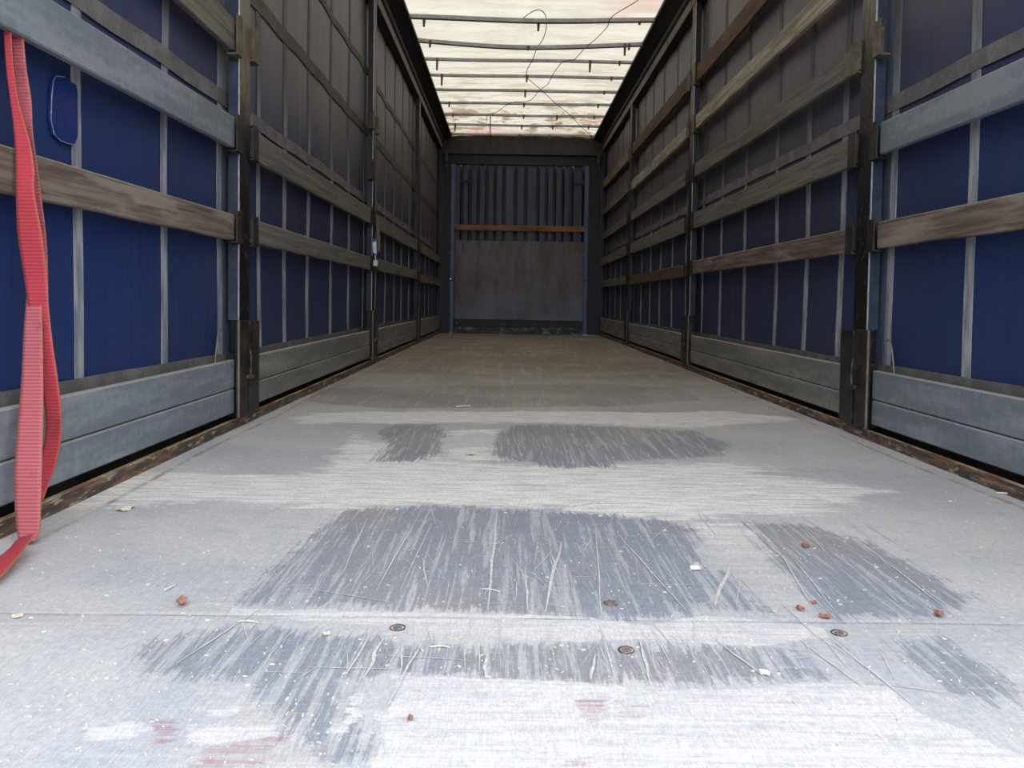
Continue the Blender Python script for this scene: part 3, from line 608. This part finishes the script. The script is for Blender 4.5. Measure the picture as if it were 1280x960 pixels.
# ------------------------------------------------------------------ ROOF BOWS
ordn = ['nearest', 'second nearest', 'third', 'fourth', 'fifth', 'sixth', 'seventh', 'eighth', 'farthest']
hang = [[(112, 38), (648, 36), (1122, 14)], [(141, 22), (602, 10), (1055, 44), (1074, 20)], [(175, 48), (893, 46), (1032, 14)], [(198, 46), (597, 24), (995, 12)], [(225, 0), (591, 28), (962, 10)],
        [(234, 18), (586, 14), (935, 12)], [(252, 10), (585, 12), (742, 18), (917, 10)], [(263, 28), (577, 16), (723, 14), (892, 10)], [(245, 12), (567, 12), (709, 14), (905, 8)]]
for k, y in enumerate(BOWY):
    sag = [.035, .05, .0, .0, .0, 0, 0, 0, 0][k]
    e = tag(empty('roof_bow', (.162, y, 3.06)), '%s of the nine grey metal roof bows crossing under the translucent roof' % ordn[k], 'roof bow', 'roof bows')
    g = G(); n_ = 20; x0, x1 = XL + .10, XR - .10; hh = .036 if k < 2 else .03; ww = .045 if k < 2 else .03
    for i in range(n_ + 1):
        t = i / n_; x = x0 + (x1 - x0) * t; zz_ = 3.072 - sag * math.sin(math.pi * t) + .003 * math.sin(t * 9 + k)
        yb = y - (.04 * math.sin(math.pi * t) if k == 0 else 0)
        for dy, dz_ in ((-ww / 2, -hh), (ww / 2, -hh), (ww / 2, 0), (-ww / 2, 0)): g.v.append((x, yb + dy, zz_ + dz_))
    for i in range(n_):
        for j in range(4): g.f.append((4 * i + j, 4 * i + 4 + j, 4 * i + 4 + (j + 1) % 4, 4 * i + (j + 1) % 4))
    g.f += [(0, 1, 2, 3), (4 * n_ + 3, 4 * n_ + 2, 4 * n_ + 1, 4 * n_)]
    g.build('bow_bar', MT['bow'], e, bevel=.003)
    for hx, hl in hang[k]:
        if hl == 0: continue
        px_ = 500 + hx / 3.765; x, _ = on_front(px_, 100, y); L = hl / 3.765 / 1000 * y
        t = (x - x0) / (x1 - x0); zt = 3.072 - sag * math.sin(math.pi * t) - hh + .004
        q = G(); q.hexa([(x - .012, y - .02, zt - L), (x + .006, y - .02, zt - L), (x - .012, y - .012, zt - L), (x + .006, y - .012, zt - L), (x - .014, y - ww / 2 - .008, zt + .02), (x + .014, y - ww / 2 - .008, zt + .02), (x - .014, y - .005, zt + .02), (x + .014, y - .005, zt + .02)])
        q.build('hanger', MT['bracket_dusty'], e)
    for xe in (x0, x1):
        G().box(xe - .04, xe + .04, y - ww / 2 - .008, y + ww / 2 + .008, 3.03, 3.08).build('end_bracket', MT['bracket'], e, bevel=.003)

def roof_pts(pts, z=3.03):
    out = []
    for a, b in pts:
        r = ray(500 + a / 3.765, b / 3.765); t = (z - H) / r[2]; out.append((r[0] * t, r[1] * t, z + .012 * math.sin(a * .05)))
    return out
tag(G().tube(smoothpath(roof_pts([(580, 82), (605, 60), (645, 52), (675, 62), (690, 95), (685, 150), (668, 198), (645, 228), (625, 280), (600, 320), (600, 360), (640, 405), (680, 440), (740, 490), (795, 540), (860, 600), (900, 640)]), 8), .0036).build('roof_cable', MT['cable'], smooth=True),
    'thin dark cable looping over the nearest roof bow and wandering to the far right', 'cable')
tag(G().tube(smoothpath(roof_pts([(1160, -25), (1115, 0), (1000, 75), (975, 120), (920, 190), (875, 220), (820, 278), (765, 295), (720, 345), (695, 395), (655, 430), (610, 470), (520, 488), (455, 525), (412, 545), (408, 580)], 3.022), 8), .0036).build('roof_cable', MT['cable'], smooth=True),
    'thin dark cable running from the upper right corner down to the far left', 'cable')
x_, _ = on_front(613, 150, 11.02)
tag(G().tube([(x_, 11.02, 3.03), (x_, 11.02, 2.86), (x_ + .004, 11.02, 2.64)], .008).build('thin_rope', MT['cable'], smooth=True), 'short dark rope hanging straight down from the seventh roof bow', 'rope')

# ------------------------------------------------------------------ CURTAIN REPAIR PATCH
Wl = XL - .07
pts = [(66, 100), (70, 95), (80, 96), (88, 102), (95, 106), (97, 115), (97, 170), (93, 181), (86, 180), (75, 176), (67, 168), (63, 150), (64, 120)]
ring = [on_side(a, b, Wl + .008) for a, b in pts]; g = G(); k = len(ring); cy_ = sum(p[0] for p in ring) / k; cz_ = sum(p[1] for p in ring) / k
for f_, xo in ((1.0, .002), (1.0, .0085), (.0, .0095)):
    if f_: g.v += [(Wl + xo, cy_ + (p[0] - cy_) * f_, cz_ + (p[1] - cz_) * f_) for p in ring]
g.v.append((Wl + .0095, cy_, cz_))
g.f += [(i, (i + 1) % k, k + (i + 1) % k, k + i) for i in range(k)] + [(k + i, k + (i + 1) % k, 2 * k) for i in range(k)]
wl = bpy.data.objects['wall_left']
rp = g.build('repair_patch', painted('glossy_blue_patch', lin((14, 34, 92)), lin((26, 48, 104)), 14, 0.4, streak=(10, 10, 3)), wl); rp['label'] = 'glossy dark blue glued repair patch'
g = G(); g.tube([(Wl + .0095, p[0], p[1]) for p in ring[7:] + ring[:3]], .0012, 5); g.build('glue_edge', painted('dried_glue', lin((90, 112, 150)), lin((150, 166, 190)), 60, 0.5), wl)

# ------------------------------------------------------------------ RED STRAP
def ribbon(rows, name, parent, fade, thick=.0025):
    """rows: (left px, right px, y px, depth off wall left edge, right edge)"""
    rows2 = []
    R_ = [np.array(r, float) for r in rows]
    for i in range(len(R_) - 1):
        p0, p1, p2, p3 = R_[max(i - 1, 0)], R_[i], R_[i + 1], R_[min(i + 2, len(R_) - 1)]
        for k in range(6):
            t = k / 6; rows2.append(0.5 * ((2 * p1) + (p2 - p0) * t + (2 * p0 - 5 * p1 + 4 * p2 - p3) * t * t + (3 * p1 - p0 - 3 * p2 + p3) * t ** 3))
    rows2.append(R_[-1]); nc = 7; V_, rib, edg, fad = [], [], [], []; L = 0; prev = None
    for r in rows2:
        l, rr_, py, dx = r[:4]; cx = (l + rr_) / 2
        r0 = ray(cx, py); t = (XL + dx) / r0[0]; yc = r0[1] * t
        c0 = r0 * t
        if prev is not None: L += np.linalg.norm(c0 - prev)
        prev = c0
        for k in range(nc):
            u = k / (nc - 1); rk = ray(l + (rr_ - l) * u, py); yk = yc + (r[4] if len(r) > 4 else 0) * (u - .5)
            tk = yk / rk[1]; p = rk * tk; V_.append((p[0], p[1], p[2] + H)); rib.append(L); edg.append(abs(u - .5) * 2); fad.append(fade(py) if callable(fade) else fade)
    F_ = []
    for i in range(len(rows2) - 1):
        for k in range(nc - 1): a = i * nc + k; F_.append((a, a + 1, a + nc + 1, a + nc))
    o = obj(name, V_, F_, MT['strap'], parent, smooth=True, attrs=dict(rib=rib, edge=edg, fade=fad))
    so = o.modifiers.new('solid', 'SOLIDIFY'); so.thickness = thick; so.offset = 0
    return o
st = tag(empty('lashing_strap', (XL + .03, 1.72, 1.19)), 'dirty red lashing strap hanging folded over the slats at the left edge', 'strap')
ribbon([(5, 14, 22, -.028), (5, 14, 40, -.020), (8, 17, 85, -.012), (13, 23, 125, 0), (17, 32, 158, .012), (19, 39, 185, .022), (20, 43, 215, .028), (20, 43, 240, .03), (22, 52, 290, .03), (30, 59, 345, .032), (36, 61, 385, .036), (44, 66, 430, .044), (52, 73, 480, .05), (57, 77, 520, .05), (56, 76, 550, .042), (51, 70, 580, .034), (50, 61, 605, .03), (49, 54, 625, .03)], 'front_ply', st, .05)
ribbon([(13, 29, 22, -.034), (14, 29, 40, -.026), (17, 33, 85, -.018), (21, 39, 125, -.006), (26, 41, 165, .006), (34, 45, 195, .014), (40, 49, 225, .018), (41, 52, 250, .02), (44, 58, 300, .02), (45, 60, 350, .024), (42, 60, 372, .022)], 'folded_ply', st, .55)
ribbon([(36, 50, 350, .02), (33, 52, 375, .024), (30, 53, 410, .03), (27, 54, 470, .04), (24, 54, 510, .05), (20, 53, 560, .062), (18, 52, 600, .07), (19, 51, 640, .075), (21, 50, 662, .078), (24, 44, 677, .08)], 'back_ply', st, .65)
tl = [on_floor(45, 676), on_floor(32, 690), on_floor(10, 700), on_floor(-25, 730), on_floor(-50, 745)]
tr_ = [(.006, .030), (.010, .035), (.004, .03), (.004, .02), (.004, .02)]
g = G(); Vt, rb_, ed_, fd_ = [], [], [], []
tail = [((22, 674), (46, 668), .02, .045), ((12, 688), (36, 682), .012, .03), ((0, 697), (24, 700), .008, .02), ((-18, 708), (10, 716), .005, .012), ((-40, 725), (-8, 738), .004, .006)]
for i, (a, b, za, zb2) in enumerate(tail):
    pa, pb = on_floor(a[0], a[1], za), on_floor(b[0], b[1], zb2)
    for u in (0, .5, 1):
        Vt.append((pa[0] * (1 - u) + pb[0] * u, pa[1] * (1 - u) + pb[1] * u, za * (1 - u) + zb2 * u + .004)); rb_.append(i * .05); ed_.append(abs(u - .5) * 2); fd_.append(.1)
ot = obj('tail', Vt, [(3 * i + j, 3 * i + j + 1, 3 * i + 4 + j, 3 * i + 3 + j) for i in range(len(tail) - 1) for j in (0, 1)], MT['strap'], st, smooth=True, attrs=dict(rib=rb_, edge=ed_, fade=fd_))
so = ot.modifiers.new('solid', 'SOLIDIFY'); so.thickness = .003; so.offset = 0; sb = ot.modifiers.new('sub', 'SUBSURF'); sb.levels = 2; sb.render_levels = 2

# ------------------------------------------------------------------ TAG AND CORD ON THE LEFT POST
xt = XL + .035
e = tag(empty('hanging_label', (xt, 6.26, 1.15)), 'small white and blue label dangling on the second left post', 'label')
def pq(px_, py_, X_): y, z = on_side(px_, py_, X_); return (X_, y, z)
def card(name, pxs, Y_, mat, parent, th=.006):
    P = [on_front(a, b, Y_) for a, b in pxs]; k = len(P); q = G(); q.v = [(p[0], Y_, p[1]) for p in P] + [(p[0], Y_ + th, p[1]) for p in P]
    q.f = [tuple(range(k)), tuple(range(2 * k - 1, k - 1, -1))] + [(i, k + i, k + (i + 1) % k, (i + 1) % k) for i in range(k)]
    return q.build(name, mat, parent)
card('label_card', [(465.2, 300), (470.2, 299), (470.8, 318), (466.8, 316)], 6.10, MT['tagwhite'], e)
card('blue_corner', [(465.0, 299), (470, 298), (470, 301), (465.4, 303)], 6.094, MT['tagblue'], e)
card('blue_corner', [(466.4, 315.5), (470.6, 317.5), (470.6, 319.5), (467, 318)], 6.094, MT['tagblue'], e)
e = tag(empty('strap_offcut', (xt, 6.2, 1.25)), 'tan strap end hanging beside the white label on the second left post', 'strap')
card('webbing_end', [(470, 268), (473, 270), (475.5, 300), (475, 313), (472, 316), (471, 300)], 6.14, MT['bracket_dusty'], e)
g = G(); p0 = on_front(469, 322, 6.10); g.box(p0[0] - .014, p0[0] + .02, 6.09, 6.11, p0[1] - .065, p0[1] - .02).tube([(p0[0], 6.1, p0[1] + .02), (p0[0] + .004, 6.1, p0[1] - .03)], .005)
tag(g.build('buckle', MT['bright'], bevel=.004), 'small bare metal buckle below the white label on the second left post', 'buckle')

# ------------------------------------------------------------------ BITS ON THE FLOOR
def zf(x, y): return .0012 * math.sin(x * 5 + y * 2)
def bit(name, px_, py_, wpx, hpx, mat, label, cat, rot=0, lift=.004, group=None, curl=.5, seed=0, pts=9):
    rr = random.Random(seed); x, y = on_floor(px_, py_); wd = wpx / 1000 * y / 2; dp = min(hpx / 1000 * y * (y / H) / 2, wd * 1.6); q = G(); ring = []
    for i in range(pts):
        a = 2 * math.pi * i / pts; r = rr.uniform(.65, 1.1); u, v = math.cos(a) * wd * r, math.sin(a) * dp * r
        ring.append((x + u * math.cos(rot) - v * math.sin(rot), y + u * math.sin(rot) + v * math.cos(rot), .0005 + zf(x, y) + lift * curl * abs(math.sin(a * 1.5 + seed)) * 1.6))
    k = pts; q.v = [(a, b, c + .0016) for a, b, c in ring] + ring + [(x, y, zf(x, y) + .002 + lift), (x, y, zf(x, y) + .0004)]
    q.f = [(i, (i + 1) % k, 2 * k) for i in range(k)] + [(k + (i + 1) % k, k + i, 2 * k + 1) for i in range(k)] + [(k + i, k + (i + 1) % k, (i + 1) % k, i) for i in range(k)]
    return tag(q.build(name, mat), label, cat, group)
bit('wood_chip', 156, 637, 22, 8, MT['chip'], 'ragged pale wood chip on the floor right of the red strap', 'wood chip', .1, .008, seed=1, pts=13)
bit('dry_leaf', 227, 757, 14, 12, MT['leaf'], 'small curled brown leaf on the floor at lower left', 'leaf', .4, .016, seed=2, pts=7)
bit('wood_chip', 21, 771, 18, 6, MT['chip'], 'flat tan wood chip at the left picture edge', 'wood chip', .05, .004, seed=3)
bit('paper_scrap', 868, 711, 16, 6, MT['paper'], 'small white scrap on the dark floor film right of centre', 'scrap', .2, .006, seed=4)
bit('paper_scrap', 956, 843, 10, 7, MT['paper'], 'tiny white scrap near the lower right screws', 'scrap', .6, .006, seed=5)
gl_ = 'brown leaf fragments on the right of the floor'
bit('dry_leaf', 1000, 762, 10, 7, MT['leaf'], 'left of the two larger brown leaf bits just above the sheet joint', 'leaf', .3, .006, gl_, seed=6)
bit('dry_leaf', 1032, 772, 18, 7, MT['leaf'], 'right and wider of the two brown leaf bits above the sheet joint', 'leaf', -.2, .006, gl_, seed=7)
bit('dry_leaf', 1173, 771, 14, 6, MT['leaf'], 'red-brown leaf bit alone near the right picture edge', 'leaf', 0, .010, gl_, seed=8)
bit('dry_leaf', 1007, 684, 12, 5, MT['leaf'], 'small brown leaf bit lying farthest back on the right', 'leaf', 0, .006, gl_, seed=9)
bit('dry_leaf', 1017, 754, 9, 3, MT['leaf'], 'thin brown leaf sliver between the two larger leaf bits', 'leaf', 0, .004, gl_, seed=10)
bit('wood_chip', 513, 902, 8, 6, MT['leaf'], 'orange-brown crumb on the bare bright wood at bottom centre', 'wood chip', 0, .006, seed=11)
bit('wood_chip', 408, 795, 12, 4, MT['chip'], 'pale splinter lying below the left end of the bare strip', 'wood chip', -.5, .004, seed=12)
bit('wood_chip', 588, 568, 14, 5, MT['chip'], 'tan chip on the worn patch in the middle of the floor', 'wood chip', 0, .008, seed=13)
# loose splinters
def splinter(a, b, r, label):
    p, q = on_floor(*a), on_floor(*b); m_ = ((p[0] + q[0]) / 2, (p[1] + q[1]) / 2)
    tag(G().tube(smoothpath([(p[0], p[1], .003), (m_[0] + .002, m_[1] + .002, .0045), (q[0], q[1], .003)], 5), r * .6, 5).build('splinter', MT['splint'], smooth=True), label, 'splinter', 'loose splinters')
splinter((1245, 617), (1285, 622), .004, 'long pale splinter by the right floor edge at the picture edge')
splinter((712, 634), (740, 629), .003, 'pale splinter on the dusty strip above the dark film, right of centre')
splinter((625, 742), (600, 738), .0015, 'short thin splinter on the dark film left of centre')
splinter((205, 740), (220, 733), .0025, 'white splinter just above the curled leaf at lower left')
splinter((296, 779), (324, 781), .002, 'white splinter below the left start of the bare strip')
splinter((537, 811), (563, 812), .002, 'white splinter below the bare strip near the middle')
splinter((570, 509), (588, 508), .006, 'whitish stick lying farther back near the middle')
# screws in the sheets
for px_, py_ in ((497, 786), (1049, 791), (783, 813), (764, 754), (1030, 793)):
    if px_ == 1030: continue
    x, y = on_floor(px_, py_); q = G(); z0 = zf(x, y)
    q.tube([(x, y, z0 - .004), (x, y, z0 + .0015)], .0075, 14); sw = q.build('screw', MT['screw'], floor, bevel=.001)
    q = G()
    q.tube([(x + .012 * math.cos(a), y + .012 * math.sin(a), z0 + .0008) for a in np.linspace(0, 6.283, 22)], .0012, 5); q.build('screw_hole', MT['curb'], floor)
# rock-hard dirt specks and sawdust
g = G(); rr = random.Random(5)
for i in range(1500):
    py_ = 470 + 490 * rr.random() ** .8; px_ = rr.uniform(-20, 1300); x, y = on_floor(px_, py_)
    if not (XL + .03 < x < XR - .03) or y > 8: continue
    L = rr.choice([.0007, .0009, .0012, .0012, .0028]) * (1 + .35 * y) * .8; wd = L * rr.uniform(.15, .5) if L > .002 else L * .6; a = rr.uniform(0, 3.14); z0 = zf(x, y) + .0002
    c_, s2 = math.cos(a), math.sin(a); P = []
    for zz_ in (0, .001 + wd * .4):
        for v in (-wd, wd):
            for u in (-L, L): P.append((x + u * c_ - v * s2, y + u * s2 + v * c_, z0 + zz_))
    g.hexa(P)
tag(g.build('sawdust_flecks', MT['chip']), 'pale sawdust flecks scattered over the plywood floor', 'sawdust', kind='stuff')
